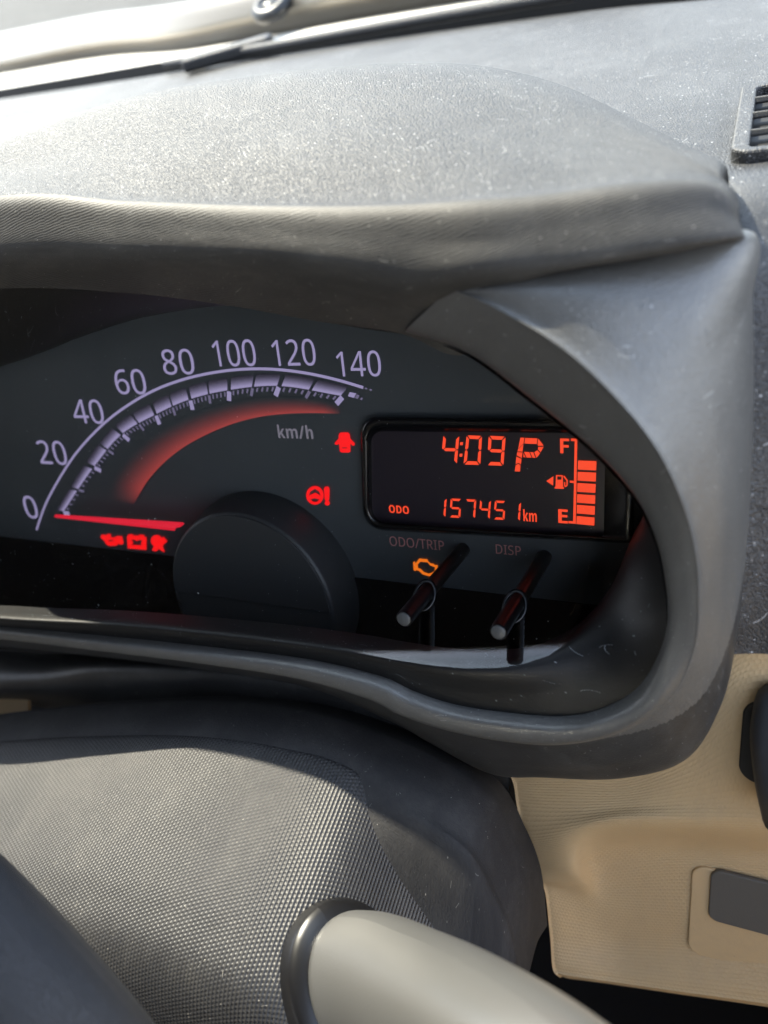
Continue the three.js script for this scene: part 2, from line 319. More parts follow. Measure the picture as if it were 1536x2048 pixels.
// ------------------------------------------------------------------ dashboard
const dash = thing('dashboard', 'dusty charcoal car dashboard with instrument hood, side vent and beige lower trim', 'dashboard', K(-0.1, -0.25, -0.05));
{ // hood over the instruments: rows from behind the crest over the top, down the front face, round the lip and back to the dial opening
  const crest = [[-420, 420, 0.02], [0, 280, 0], [250, 200, -0.012], [500, 160, -0.018], [700, 140, -0.022], [840, 136, -0.022], [960, 145, -0.02], [1100, 180, -0.012], [1250, 250, 0.006], [1370, 312, 0.03], [1440, 350, 0.045]];
  const upper = [[-400, 440, 0.045], [0, 340, 0.035], [250, 292, 0.033], [500, 270, 0.033], [700, 261, 0.033], [840, 260, 0.033], [960, 264, 0.033], [1100, 282, 0.036], [1265, 310, 0.042], [1392, 337, 0.05], [1460, 385, 0.054]];
  const crease = [[-380, 470, 0.066], [0, 400, 0.07], [250, 407, 0.072], [500, 415, 0.074], [690, 416, 0.075], [830, 412, 0.075], [950, 405, 0.075], [1090, 394, 0.073], [1280, 372, 0.07], [1420, 372, 0.066], [1474, 415, 0.062]];
  const shoulder = crease.map(([x, y, w]) => [x, y - 22, w - 0.0085]);
  const front = crease.map(([x, y, w], i) => [x + 3, y + [40, 48, 48, 50, 58, 66, 72, 64, 58, 48, 28][i], w + [2, 2.4, 2.6, 2.6, 2.6, 2.6, 2.6, 2.4, 2.2, 2, 1.5][i] / 1000]);
  const lip = [[-365, 570, 0.068], [0, 503, 0.0725], [250, 505, 0.0745], [500, 514, 0.0765], [680, 536, 0.0775], [810, 564, 0.0775], [930, 566, 0.077], [1100, 540, 0.0755], [1295, 508, 0.0725], [1440, 483, 0.069], [1488, 474, 0.064]];
  const under = [[-365, 590, 0.06], [0, 538, 0.067], [250, 541, 0.069], [480, 556, 0.07], [650, 588, 0.07], [800, 622, 0.068], [945, 640, 0.056], [1105, 545, 0.066], [1298, 512, 0.062], [1440, 486, 0.058], [1486, 478, 0.055]];
  const inner = [[-365, 600, 0.05], [0, 577, 0.055], [250, 586, 0.056], [450, 610, 0.056], [630, 642, 0.056], [800, 667, 0.056], [940, 706, 0.048], [1105, 548, 0.03], [1298, 514, 0.03], [1440, 488, 0.03], [1484, 480, 0.03]];
  const W = (a) => a.map(([x, y, w]) => S(x, y, w));
  const c = W(crest), back1 = c.map((p, i) => p.clone().add(V3(0, -0.012, -0.03))), back = c.map((p, i) => p.clone().add(V3(0, -0.06, -0.06)));
  const tail = (r, k) => { const p = r[r.length - 1].clone(); return k < 6 ? [...r, p.clone().add(Kdir(-0.0005, -0.006, -0.008)), p.clone().add(Kdir(-0.002, -0.028, -0.016))] : [...r, p.clone().add(Kdir(-0.001, -0.0005, -0.012)), p.clone().add(Kdir(-0.003, -0.001, -0.03))]; };
  const all = net([back, back1, c, W(upper), W(shoulder), W(crease), W(front), W(lip), W(under), W(inner)].map((r, i) => tail(r, i)), 240, 144);
  const hood = part('instrument_hood', gridGeometry(all.slice(0, 76)), M.hoodTop, dash);
  part('hood_front', gridGeometry(all.slice(75)), M.hood, hood);
}
{ // top pad and the face right of the instruments
  const xs = [-1.3, -0.9, -0.5, -0.2, 0.0, 0.08, 0.112, 0.124, 0.145, 0.175, 0.2, 0.25, 0.38];
  const zb = (x) => { for (let i = 0; i < wsBase.length - 1; i++) if (x >= wsBase[i].x && x <= wsBase[i + 1].x) { const t = (x - wsBase[i].x) / (wsBase[i + 1].x - wsBase[i].x); return wsBase[i].z + t * (wsBase[i + 1].z - wsBase[i].z); } return x < wsBase[0].x ? wsBase[0].z - 0.02 : wsBase[7].z + (x - 0.3) * 0.6; };
  const yTop = 1.052, drop = (x) => { const t = Math.min(1, Math.max(0, (x - 0.168) / 0.1)); return 0.055 * t * t * (3 - 2 * t); };
  const rows = [], R = (f) => rows.push(xs.map(x => f(x).add(V3(0, -drop(x), 0))));
  rows.push(xs.map(x => V3(x, 1.028, zb(x) + 0.004)));
  rows.push(xs.map(x => V3(x, 1.036, zb(x) + 0.05)));
  R(x => V3(x, 1.04, zb(x) * 0.72 - 0.02));
  R(x => V3(x, 1.0445, zb(x) * 0.68 - 0.02));
  R(x => V3(x, yTop - 0.002, zb(x) * 0.35 - 0.05));
  R(x => V3(x, yTop, -0.075));
  R(x => x > 0.118 ? K(x, 0.112, 0.006) : V3(x, yTop - 0.004, -0.06));
  R(x => x > 0.118 ? K(x, 0.098, 0.026) : K(x, 0.07, -0.03));
  R(x => x > 0.118 ? K(x, 0.082, 0.034) : K(x, 0.05, -0.03));
  R(x => x > 0.118 ? K(x, 0.05, 0.038) : K(x, 0.02, -0.03));
  rows.push(xs.map(x => x > 0.118 ? K(x, 0.0, 0.038) : K(x, -0.01, -0.03)));
  rows.push(xs.map(x => x > 0.118 ? K(x, -0.0235, 0.034) : K(x, -0.03, -0.03)));
  part('top_pad', surface(rows, 160, 150, 0.003), M.dash, dash);
}
{ // side demister vent in the top pad
  const y0 = 1.0535, p = (x, y) => H(x, y, y0 + 0.004);
  const xl = p(1478, 230).x, zf = p(1480, 300).z, zb = p(1476, 166).z, xr = xl + 0.048, w = 0.0035;
  const box = (x0, x1, ya, yb, z0, z1) => { const g = new THREE.BoxGeometry(x1 - x0, yb - ya, z1 - z0); g.translate((x0 + x1) / 2, (ya + yb) / 2, (z0 + z1) / 2); return g; };
  const rr = (x0, x1, z0, z1, r) => { const s = new THREE.Shape(); s.moveTo(x0 + r, z0); s.lineTo(x1 - r, z0); s.absarc(x1 - r, z0 + r, r, -Math.PI / 2, 0); s.lineTo(x1, z1 - r); s.absarc(x1 - r, z1 - r, r, 0, Math.PI / 2); s.lineTo(x0 + r, z1); s.absarc(x0 + r, z1 - r, r, Math.PI / 2, Math.PI); s.lineTo(x0, z0 + r); s.absarc(x0 + r, z0 + r, r, Math.PI, Math.PI * 1.5); return s; };
  const sh = rr(xl, xr, -zf, -zb, 0.005); sh.holes.push(rr(xl + w, xr - w, -zf + w * 0.5, -zb - w * 1.6, 0.003));
  const fg = new THREE.ExtrudeGeometry(sh, { depth: 0.005, bevelEnabled: true, bevelSize: 0.0008, bevelThickness: 0.0008, bevelSegments: 2, curveSegments: 8 }); fg.rotateX(-Math.PI / 2); fg.translate(0, y0 - 0.002, 0);
  const v = part('demister_vent', fg, M.dash, dash, 'slatted side demister vent');
  part('vent_dark_sheet', box(xl + 0.001, xr - 0.001, y0 - 0.0015, y0 - 0.0005, zb + 0.001, zf - 0.001), M.black, v);  // black sheet painting the dark of the vent, whose depth is not cut
  for (const py of [193, 222, 256, 292]) { const z = p(1490, py).z, g = new RoundedBoxGeometry(xr - xl - 2 * w, 0.0022, 0.0036, 2, 0.0006); g.rotateX(-0.35); g.translate((xl + xr) / 2, y0 + 0.0022, z); part('slat', g, M.visor, v); }
}
// lens: a hollow cylinder that runs out towards the driver at its foot
const lensW = (v) => v >= 0.05 ? 0.014 : v < -0.0137 ? 0.1535 - Math.sqrt(0.0256 - (v - 0.0993) ** 2) : 0.104 - Math.sqrt(Math.max(1e-6, 0.0081 - (v - 0.05) ** 2));
function onLens(px, py) {
  const d = ray(px, py); let a = 0.05, b = 0.6;
  const f = (s) => { const q = CP.clone().addScaledVector(d, s); return q.z - lensW(Math.max(-0.0385, q.y)); };
  for (let k = 0; k < 60; k++) { const m = (a + b) / 2; if (f(m) > 0) a = m; else b = m; }
  const q = CP.clone().addScaledVector(d, a); return q;
}
// opening of the instrument panel, clockwise from the seam with the hood: [rim edge, ridge, outer border]
const ring = [
  [[805, 668, .058], [900, 577, .074], [908, 575, .066]],
  [[930, 710, .06], [985, 612, .077], [1060, 545, .067]],
  [[1060, 805, .06], [1120, 692, .079], [1262, 511, .062]],
  [[1183, 905, .06], [1232, 792, .079], [1494, 474, .05]],
  [[1268, 1000, .06], [1312, 892, .077], [1500, 620, .05]],
  [[1309, 1085, .06], [1358, 985, .074], [1503, 800, .05]],
  [[1328, 1170, .06], [1388, 1085, .070], [1497, 1000, .048]],
  [[1332, 1250, .06], [1398, 1190, .067], [1486, 1150, .046]],
  [[1312, 1330, .06], [1388, 1300, .063], [1470, 1290, .043]],
  [[1265, 1400, .06], [1338, 1400, .059], [1440, 1415, .037]],
  [[1190, 1440, .06], [1240, 1466, .056], [1370, 1520, .035]],
  [[1110, 1452, .06], [1120, 1490, .054], [1240, 1555, .034]],
  [[1000, 1442, .06], [1000, 1482, .054], [1090, 1553, .033]],
  [[900, 1425, .06], [890, 1460, .054], [990, 1547, .030]],
  [[820, 1398, .06], [800, 1430, .054], [880, 1490, .026]],
  [[750, 1366, .06], [735, 1398, .054], [790, 1440, .022]],
  [[600, 1330, .06], [590, 1356, .054], [620, 1370, .015]],
  [[400, 1303, .06], [395, 1326, .054], [410, 1335, .012]],
  [[200, 1280, .06], [200, 1302, .054], [210, 1310, .012]],
  [[0, 1258, .06], [0, 1278, .054], [5, 1290, .012]],
  [[-250, 1235, .06], [-250, 1255, .054], [-250, 1270, .012]],
  [[-470, 1150, .06], [-500, 1160, .054], [-500, 1170, .012]],
  [[-560, 950, .06], [-600, 950, .054], [-600, 950, .012]],
  [[-500, 740, .06], [-530, 720, .054], [-530, 720, .012]],
  [[-330, 630, .06], [-340, 600, .056], [-340, 600, .03]]];
{
  const rim = ring.map(r => S(...r[0])), ridge = ring.map(r => S(...r[1])), outer = ring.map(r => S(...r[2]));
  const N = Kdir(0, 0, 1);
  const inside = rim.map(p => p.clone().addScaledVector(N, -0.006)), edge = rim.map(p => p.clone().addScaledVector(N, -0.003));
  const bandA = rim.map((p, i) => p.clone().lerp(ridge[i], 0.15).addScaledVector(N, 0.0012)), bandB = rim.map((p, i) => p.clone().lerp(ridge[i], 0.6).addScaledVector(N, i < 9 ? 0.001 : 0.003));
  const ridgeIn = bandB.map((p, i) => p.clone().lerp(ridge[i], 0.86)), mid = ridge.map((p, i) => p.clone().lerp(outer[i], 0.07).addScaledVector(N, -0.0005));
  const far = ridge.map((p, i) => p.clone().lerp(outer[i], 0.6).addScaledVector(N, i > 6 ? 0.002 : 0.004));
  const tuck = outer.map(p => p.clone().addScaledVector(N, -0.02));
  const G = net([inside, edge, bandA, bandB, ridgeIn, ridge, mid, far, outer, tuck], 480, 162);
  const sur = part('instrument_surround', gridGeometry(G.slice(0, 91)), M.satin, dash, 'satin grey rolled surround of the instruments');
  const side = (i, j) => i < 140 || (i < 230 && j < 54 * (230 - i) / 90);    // the side face tapers out along the lower shroud
  part('side_face', gridGeometry(G.slice(90), 0, side), M.satin, sur);
  part('lower_shroud', gridGeometry(G.slice(90), 0, (i, j) => !side(i, j)), M.visor, sur);
}
{ // dark panel between instruments and column
  const rows = [
    [[-400, 1270, .0], [0, 1300, .0], [200, 1310, .0], [450, 1325, .0], [700, 1355, .0], [880, 1440, .0], [1010, 1510, .0]],
    [[-400, 1350, .018], [30, 1352, .018], [200, 1335, .02], [450, 1345, .02], [700, 1385, .02], [880, 1470, .018], [1015, 1540, .014]],
    [[-400, 1390, .018], [55, 1388, .018], [200, 1400, .02], [450, 1410, .02], [700, 1450, .02], [880, 1520, .018], [1018, 1575, .012]],
    [[-400, 1410, .0], [60, 1410, .0], [200, 1500, .01], [450, 1510, .01], [700, 1530, .01], [880, 1560, .01], [1018, 1590, .004]]].map(r => r.map(q => S(...q)));
  part('column_panel', surface(rows, 80, 30, 0.002), M.visor, dash);
}
{ // beige lower trim, right of the column
  const G = [
    [[1000, 1520, .012], [1120, 1500, .016], [1250, 1480, .02], [1380, 1400, .024], [1470, 1280, .026], [1560, 1262, .026], [1700, 1255, .026], [2300, 1265, .026]],
    [[1034, 1556, .014], [1140, 1556, .018], [1260, 1556, .021], [1380, 1500, .024], [1470, 1420, .026], [1560, 1400, .026], [1700, 1400, .026], [2300, 1410, .026]],
    [[1044, 1610, .016], [1140, 1615, .021], [1250, 1610, .023], [1370, 1600, .025], [1470, 1590, .026], [1560, 1590, .026], [1700, 1590, .026], [2300, 1600, .026]],
    [[1056, 1680, .018], [1120, 1672, .024], [1210, 1650, .0255], [1350, 1650, .026], [1470, 1654, .026], [1560, 1658, .026], [1700, 1658, .026], [2300, 1668, .026]],
    [[1068, 1728, .018], [1140, 1735, .023], [1195, 1700, .014], [1350, 1690, .010], [1470, 1696, .010], [1560, 1700, .010], [1700, 1700, .010], [2300, 1710, .010]],
    [[1082, 1758, .0185], [1155, 1762, .019], [1205, 1752, .0095], [1350, 1740, .009], [1470, 1745, .009], [1560, 1750, .009], [1700, 1750, .009], [2300, 1760, .009]],
    [[1098, 1782, .0165], [1160, 1800, .012], [1225, 1815, .009], [1350, 1825, .009], [1470, 1830, .009], [1560, 1835, .009], [1700, 1835, .009], [2300, 1845, .009]],
    [[1108, 1870, .0155], [1165, 1880, .012], [1235, 1890, .009], [1350, 1895, .009], [1470, 1905, .009], [1560, 1910, .009], [1700, 1910, .009], [2300, 1920, .009]],
    [[1113, 1935, .018], [1165, 1945, .017], [1235, 1955, .015], [1350, 1970, .015], [1470, 1985, .015], [1560, 1998, .015], [1700, 2020, .015], [2300, 2030, .015]],
    [[1125, 1952, .015], [1175, 1960, .014], [1245, 1970, .012], [1360, 1987, .012], [1480, 2004, .012], [1570, 2018, .012], [1700, 2040, .012], [2300, 2050, .012]],
    [[1128, 1954, -.02], [1178, 1962, -.02], [1248, 1972, -.02], [1363, 1989, -.02], [1483, 2006, -.02], [1573, 2020, -.02], [1700, 2042, -.02], [2300, 2052, -.02]]];
  const rows = G.map(r => { const p = r.map(q => S(...q)), e = p[0].clone(); return [e.clone().add(Kdir(-0.001, 0, -0.05)), e.clone().add(Kdir(-0.0015, 0, -0.004)), ...p]; });
  const t = part('lower_trim', surface(rows, 120, 140), M.beige, dash, 'beige grained lower trim panel');
  // small cover plate with a blanked switch
  const rr = (x0, y0, x1, y1, r, w, dep, bev) => { // rounded plate given by picture corners
    const a = SK(x0, y0, w), b = SK(x1, y1, w), X0 = a.x, X1 = b.x, Y1 = a.y, Y0 = b.y, s = new THREE.Shape();
    s.moveTo(X0 + r, Y0); s.lineTo(X1 - r, Y0); s.absarc(X1 - r, Y0 + r, r, -Math.PI / 2, 0); s.lineTo(X1, Y1 - r); s.absarc(X1 - r, Y1 - r, r, 0, Math.PI / 2); s.lineTo(X0 + r, Y1); s.absarc(X0 + r, Y1 - r, r, Math.PI / 2, Math.PI); s.lineTo(X0, Y0 + r); s.absarc(X0 + r, Y0 + r, r, Math.PI, 1.5 * Math.PI);
    const g = new THREE.ExtrudeGeometry(s, { depth: dep, bevelEnabled: true, bevelSize: bev, bevelThickness: bev, bevelSegments: 3, curveSegments: 8 }), P = g.attributes.position;
    for (let i = 0; i < P.count; i++) { const q = K(P.getX(i), P.getY(i), w + P.getZ(i)); P.setXYZ(i, q.x, q.y, q.z); }
    g.computeVertexNormals(); return g;
  };
  const cp = part('cover_plate', rr(1388, 1728, 1700, 1990, 0.005, 0.0088, 0.0006, 0.0006), M.beigeSmooth, dash);
  part('switch_blank', rr(1426, 1737, 1640, 1892, 0.0035, 0.0098, 0.0008, 0.0006), M.blank, cp, 'grey blanked switch plate');
  part('handle_recess', rr(1492, 1398, 1640, 1585, 0.006, 0.0262, 0.0006, 0.0006), M.black, dash, 'black rounded recess in the beige trim');
}
{
  const o = thing('pull_handle', 'black pull handle standing in the recess of the beige trim', 'handle', S(1560, 1600, 0.03));
  const c = new THREE.CatmullRomCurve3([S(1560, 1412, 0.03), S(1552, 1470, 0.034), S(1560, 1560, 0.038), S(1575, 1640, 0.036)]);
  part('grip', new THREE.TubeGeometry(c, 30, 0.0075, 14), M.leather, o);
  const tip = new THREE.SphereGeometry(0.0076, 14, 10), q = S(1560, 1412, 0.03); tip.translate(q.x, q.y, q.z); part('end_cap', tip, M.leather, o);
}
{ // beige trim left of the column and the dark space under the dashboard
  part('lower_trim', surface([[[-300, 1380, .008], [-100, 1383, .01], [56, 1386, .01]], [[-300, 1440, .01], [-100, 1440, .012], [56, 1440, .012]], [[-300, 1500, .01], [-100, 1500, .012], [56, 1490, .012]]].map(r => r.map(q => S(...q))), 10, 6, 0.002), M.beige, dash, 'beige trim left of the steering column');
  const a = new THREE.BoxGeometry(1.3, 0.34, 0.02); a.rotateX(-0.2); a.translate(-0.3, 0.72, -0.06); part('footwell_back', a, M.carpet, dash);
}

// ------------------------------------------------------------------ instrument cluster
const cluster = thing('instrument_cluster', 'backlit speedometer and orange trip display behind a clear curved lens', 'instrument cluster', K(-0.1, -0.07, 0));
{
  const fs = new THREE.Shape([[-0.36, -0.09], [0.118, -0.09], [0.118, 0.06], [0.07, 0.092], [0, 0.108], [-0.1, 0.116], [-0.36, 0.116]].map(([a, b]) => new THREE.Vector2(a, b)));
  const fg = new THREE.ExtrudeGeometry(fs, { depth: 0.002, bevelEnabled: false }), FP = fg.attributes.position;
  for (let i = 0; i < FP.count; i++) { const p = K(FP.getX(i), FP.getY(i), FP.getZ(i) - 0.002); FP.setXYZ(i, p.x, p.y, p.z); }
  fg.computeVertexNormals(); part('dial_face', fg, M.face, cluster);
  // bezel wall from lens edge to rim
  const q0 = [[830, 650], [970, 705], [1115, 795], [1215, 885], [1288, 1005], [1255, 1100], [1228, 1170], [1198, 1222], [1150, 1276], [1100, 1310], [1050, 1328], [1000, 1336], [930, 1337], [860, 1331], [780, 1318], [700, 1303], [560, 1283], [370, 1262], [200, 1248], [0, 1238], [-250, 1215], [-440, 1120], [-500, 950], [-440, 830], [-250, 790], [0, 728], [120, 683], [250, 642], [400, 616], [520, 611], [650, 632]];
  const topRim = [[0, 577], [160, 581], [300, 590], [430, 606], [560, 627], [690, 651]].map(([x, y]) => S(x, y, 0.0545));
  const r1 = [...ring.map(r => S(r[0][0], r[0][1], r[0][2] - 0.0055)), ...topRim], r0 = q0.map(([x, y]) => { const p = onLens(x, y); return K(p.x, p.y, p.z - 0.0003); });
  r1.push(r1[0]); r0.push(r0[0]);
  const m1 = r0.map((p, i) => p.clone().lerp(r1[i], 0.5).add(Kdir(0, 0, -0.0005)));
  const deep = r0.map((p) => p.clone().add(Kdir(0, 0, -0.012)));
  part('bezel', surface([deep, r0, m1, r1], 300, 18), M.bezel, cluster);
  // lens
  const foot = q0.slice(3, 22).map(([x, y]) => onLens(x, y)).sort((a, b) => a.x - b.x), uMax = foot[foot.length - 1].x;   // where lens and bezel meet
  const vFoot = (u) => { for (let i = 0; i < foot.length - 1; i++) if (u <= foot[i + 1].x) return foot[i].y + (foot[i + 1].y - foot[i].y) * Math.max(0, u - foot[i].x) / Math.max(1e-6, foot[i + 1].x - foot[i].x); return foot[foot.length - 1].y; };
  const L = []; for (let j = 0; j <= 48; j++) { const row = []; for (let i = 0; i <= 90; i++) { const u = -0.34 + (0.34 + uMax) * (1 - (1 - i / 90) ** 1.5), lo = vFoot(u), hi = Math.max(lo + 0.002, u < 0.02 ? 0.116 : 0.116 - 0.066 * ((u - 0.02) / 0.098) ** 0.7), v = lo + (hi - lo) * j / 48; row.push(K(u, v, lensW(v))); } L.push(row); }
  const lg = gridGeometry(L), LN = lg.attributes.normal; { let k = 0; for (let j = 0; j <= 48; j++) for (let i = 0; i <= 90; i++, k++) { const u = -0.34 + (0.34 + uMax) * (1 - (1 - i / 90) ** 1.5), lo = vFoot(u), hi = Math.max(lo + 0.002, u < 0.02 ? 0.116 : 0.116 - 0.066 * ((u - 0.02) / 0.098) ** 0.7), v = lo + (hi - lo) * j / 48, n = Kdir(0, -(lensW(v + 1e-4) - lensW(v - 1e-4)) / 2e-4, 1).normalize(); LN.setXYZ(k, n.x, n.y, n.z); } }
  const lens = part('lens', lg, M.lens, cluster);
  { // specks of dust lying on the lens, thicker towards its foot
    const r = mulberry(77), n = 900, im = new THREE.InstancedMesh(new THREE.TetrahedronGeometry(1, 0), new THREE.MeshStandardMaterial({ color: '#9aa0a2', roughness: 0.9 }), n), m = new THREE.Matrix4(), b = worldBase(lens), e = new THREE.Euler();
    for (let k = 0; k < n; k++) { const u = -0.26 + 0.37 * r(), lo = vFoot(u), v = lo + 0.001 + (0.1 - lo) * r() ** 2.2, p = K(u, v, lensW(v) + 0.0001).sub(b), q = 0.00006 + 0.00016 * r() ** 4; e.set(r() * 6, r() * 6, r() * 6); m.compose(p, new THREE.Quaternion().setFromEuler(e), V3(q * (r() < 0.08 ? 4 : 1), q, q)); im.setMatrixAt(k, m); }
    im.name = 'lens_dust'; im.userData.kind = 'stuff'; lens.add(im);
  }
}
{ // speedometer
  const W1 = 0.0006, z = (x, y) => [x / 1.92, 560 + y / 1.92];
  const gap = [[120, 1025], [181, 932], [238, 863], [308, 821], [378, 790], [458, 771.5], [561, 764], [692, 786]], tick = [[138, 1027], [194, 938], [254, 877], [314, 836], [382, 806], [458, 785.5], [555, 781], [681, 798.5]];
  const cv = (P) => new THREE.CatmullRomCurve3(P.map(([x, y]) => SK(x, y, W1)));
  const gc = cv(gap), tc = cv(tick);
  const at = (s) => { const g = gc.getPoint(s / 140), t = tc.getPoint(s / 140), d = t.clone().sub(g); d.normalize(); return { g, d, T: V3(-d.y, d.x, 0) }; };
  const quadBetween = (s0, s1, o0, o1, n = 6) => { const a = [], b = []; for (let i = 0; i <= n; i++) { const e = at(s0 + (s1 - s0) * i / n); a.push(K(e.g.x + e.d.x * o0, e.g.y + e.d.y * o0, W1)); b.push(K(e.g.x + e.d.x * o1, e.g.y + e.d.y * o1, W1)); } const g = gridGeometry([a, b]); const U = g.attributes.uv; for (let i = 0; i <= n; i++) { U.setXY(i, i / n, 0); U.setXY(n + 1 + i, i / n, 1); } return g; };
  const rampT = texture(64, 0, (x, y) => { const k = 0.05 + 0.95 * Math.min(1, y * 1.2) ** 1.7; return [k, k, k]; }); rampT.wrapT = THREE.ClampToEdgeWrapping;
  const block = new THREE.MeshStandardMaterial({ color: '#1a1a20', roughness: 0.6, emissive: '#b5abda', emissiveIntensity: 0.66 / EXP, emissiveMap: rampT });
  for (let k = 0; k < 14; k++) { const e = k % 2 ? 0.5 : 1; part('scale_block', quadBetween(10 * k + (k % 2 ? 0.45 : 0.8), 10 * k + 10 - (k % 2 ? 0.8 : 0.45), -0.0036, 0.0019), block, cluster); }
  const ticks = [], mids = [], majors = [];
  for (let s = 0; s <= 140; s += 2) {
    const e = at(s), major = s % 20 === 0, mid = s % 10 === 0, len = major ? 0.0042 : mid ? 0.0036 : 0.0020, wd = major ? 0.0011 : mid ? 0.0007 : 0.00042, o0 = 0.0025;
    const c = [[-1, o0], [1, o0], [1, o0 + len], [-1, o0 + len]].map(([a, o]) => K(e.g.x + e.d.x * o + e.T.x * a * wd, e.g.y + e.d.y * o + e.T.y * a * wd, W1));
    (major ? majors : mid ? mids : ticks).push(gridGeometry([[c[0], c[1]], [c[3], c[2]]]));
  }
  for (const m of majors) part('major_tick', m, M.violet, cluster);
  for (const m of mids) part('ten_tick', m, M.violetDim, cluster);
  part('minor_ticks', mergeGeometries(ticks), M.violetDim, cluster).userData.kind = 'stuff';
  part('scale_line', strip([[140, 960], [160, 900], [180, 850], [235, 750], [300, 655], [400, 550], [500, 475], [600, 420], [700, 383], [800, 359], [900, 345], [1000, 341], [1100, 347], [1200, 362], [1300, 385], [1395, 413]].map(([x, y]) => z(x, y)), (t) => 0.0012, W1), M.violet, cluster);
  for (const [a, b, o] of [[1402, 416, 5], [1420, 421, 5]]) part('scale_line_end', flat([[z(a, b - 4), z(a + 9, b - 1), z(a + 7, b + 5), z(a - 2, b + 2)]], W1), M.violetDim, cluster);
  for (const [q, m] of [[[[1150, 515], [1200, 525], [1183, 560], [1135, 547]], M.violet], [[[1203, 533], [1226, 539], [1212, 568], [1189, 561]], M.violetDim], [[[1236, 556], [1252, 560], [1243, 578], [1228, 573]], M.violetDim]]) part('scale_block', flat([q.map(([x, y]) => [400 + x / 3.84, 650 + y / 3.84])], W1), m, cluster);
  for (const [str, x0, yb, x1, yt] of [['0', 54, 1035, 79, 991], ['20', 82, 927, 137, 880], ['40', 151, 846, 211, 798], ['60', 235, 788, 296, 738], ['80', 329, 749, 392, 698], ['100', 430, 733, 515, 680], ['120', 548, 732, 634, 679], ['140', 676, 753, 764, 702]])
    part('numeral', textOn(str, x0, yb, x1, yt, W1), M.violet, cluster);
  part('unit_text', textOn('km/h', 557, 876, 627, 849, W1, fontB), M.printPale, cluster);
  // red band inside the scale: sharp inner edge, printed fade outwards
  const inn = [[512, 862], [560, 780], [620, 710], [700, 645], [800, 590], [900, 550], [1000, 525], [1100, 514], [1200, 511], [1305, 514]].map(([x, y]) => z(x, y)), out = [[395, 835], [440, 740], [510, 655], [600, 582], [710, 525], [830, 483], [945, 458], [1075, 448], [1200, 455], [1310, 478]].map(([x, y]) => z(x, y));
  const ic = cv(inn), oc = cv(out), A = [], B = [];
  for (let i = 0; i <= 60; i++) { const a = ic.getPoint(i / 60), b = oc.getPoint(i / 60); A.push(K(a.x, a.y, 0.0005)); B.push(K(b.x, b.y, 0.0005)); }
  const bandG = gridGeometry([A, B]); for (let i = 0; i <= 60; i++) { bandG.attributes.uv.setXY(i, i / 60, 0.02); bandG.attributes.uv.setXY(61 + i, i / 60, 0.98); }
  const fadeT = texture(128, 0, (x, y) => { const k = Math.max(0, 1 - y) ** 2.2 * Math.min(1, x * 12 + 0.12) * Math.min(1, (1 - x) * 14); return [k, k, k]; }); fadeT.wrapS = fadeT.wrapT = THREE.ClampToEdgeWrapping;
  part('red_scale_band', bandG, new THREE.MeshStandardMaterial({ map: M.face.map, roughness: 0.6, emissive: '#d8443c', emissiveIntensity: 0.5 / EXP, emissiveMap: fadeT }), cluster);
  // needle
  const nw = 0.011, a = SK(112, 1032, nw), b = SK(368, 1051, nw), s1 = SK(368, 1043, nw), s2 = SK(352, 1060, nw), n0 = [K(a.x, a.y + 0.0009, nw), K(a.x, a.y - 0.0009, nw)], n1 = [K(s1.x, s1.y, nw + 0.001), K(s2.x, s2.y, nw + 0.001)];
  part('needle', gridGeometry(net([[n0[0], n1[0]], [n0[0].clone().lerp(n0[1], 0.5).add(Kdir(0, 0, 0.0012)), n1[0].clone().lerp(n1[1], 0.5).add(Kdir(0, 0, 0.0018))], [n0[1], n1[1]]], 4, 6), 0.0015), M.needle, cluster);
  // hub: a truncated cone
  const hc = SK(543, 1170, 0), pts = [[0.0465, 0], [0.0462, 0.004], [0.0432, 0.0165], [0.0425, 0.0178], [0.041, 0.018]].map(([r, y]) => new THREE.Vector2(r, y));
  const side = new THREE.LatheGeometry(pts, 96), toK = (g) => { const P = g.attributes.position; for (let i = 0; i < P.count; i++) { const q = K(hc.x + P.getX(i), hc.y - P.getZ(i), P.getY(i)); P.setXYZ(i, q.x, q.y, q.z); } g.computeVertexNormals(); return g; };
  const hub = part('hub_cover', toK(side), M.hub, cluster);
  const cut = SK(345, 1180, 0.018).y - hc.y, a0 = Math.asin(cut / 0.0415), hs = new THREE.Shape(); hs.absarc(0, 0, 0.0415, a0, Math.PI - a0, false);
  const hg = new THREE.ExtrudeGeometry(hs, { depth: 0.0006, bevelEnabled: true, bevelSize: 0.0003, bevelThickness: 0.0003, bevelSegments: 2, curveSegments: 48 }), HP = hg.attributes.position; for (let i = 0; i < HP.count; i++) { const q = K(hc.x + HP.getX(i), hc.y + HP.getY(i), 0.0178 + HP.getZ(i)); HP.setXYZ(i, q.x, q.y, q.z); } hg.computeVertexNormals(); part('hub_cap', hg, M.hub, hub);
  const bl = new THREE.LatheGeometry([[0.0415, 0.0178], [0.0001, 0.0178]].map(([r, y]) => new THREE.Vector2(r, y)), 64); part('hub_base', toK(bl), M.hub, hub);
  // glossy black area over the lower part of the dial
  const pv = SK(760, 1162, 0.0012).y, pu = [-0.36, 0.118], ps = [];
  part('lower_dial_black', gridGeometry([[K(pu[0], pv, 0.0003), K(pu[1], pv, 0.0003)], [K(pu[0], pv, 0.0012), K(pu[1], pv, 0.0012)], [K(pu[0], -0.09, 0.0012), K(pu[1], -0.09, 0.0012)]]), M.gloss, cluster);
}
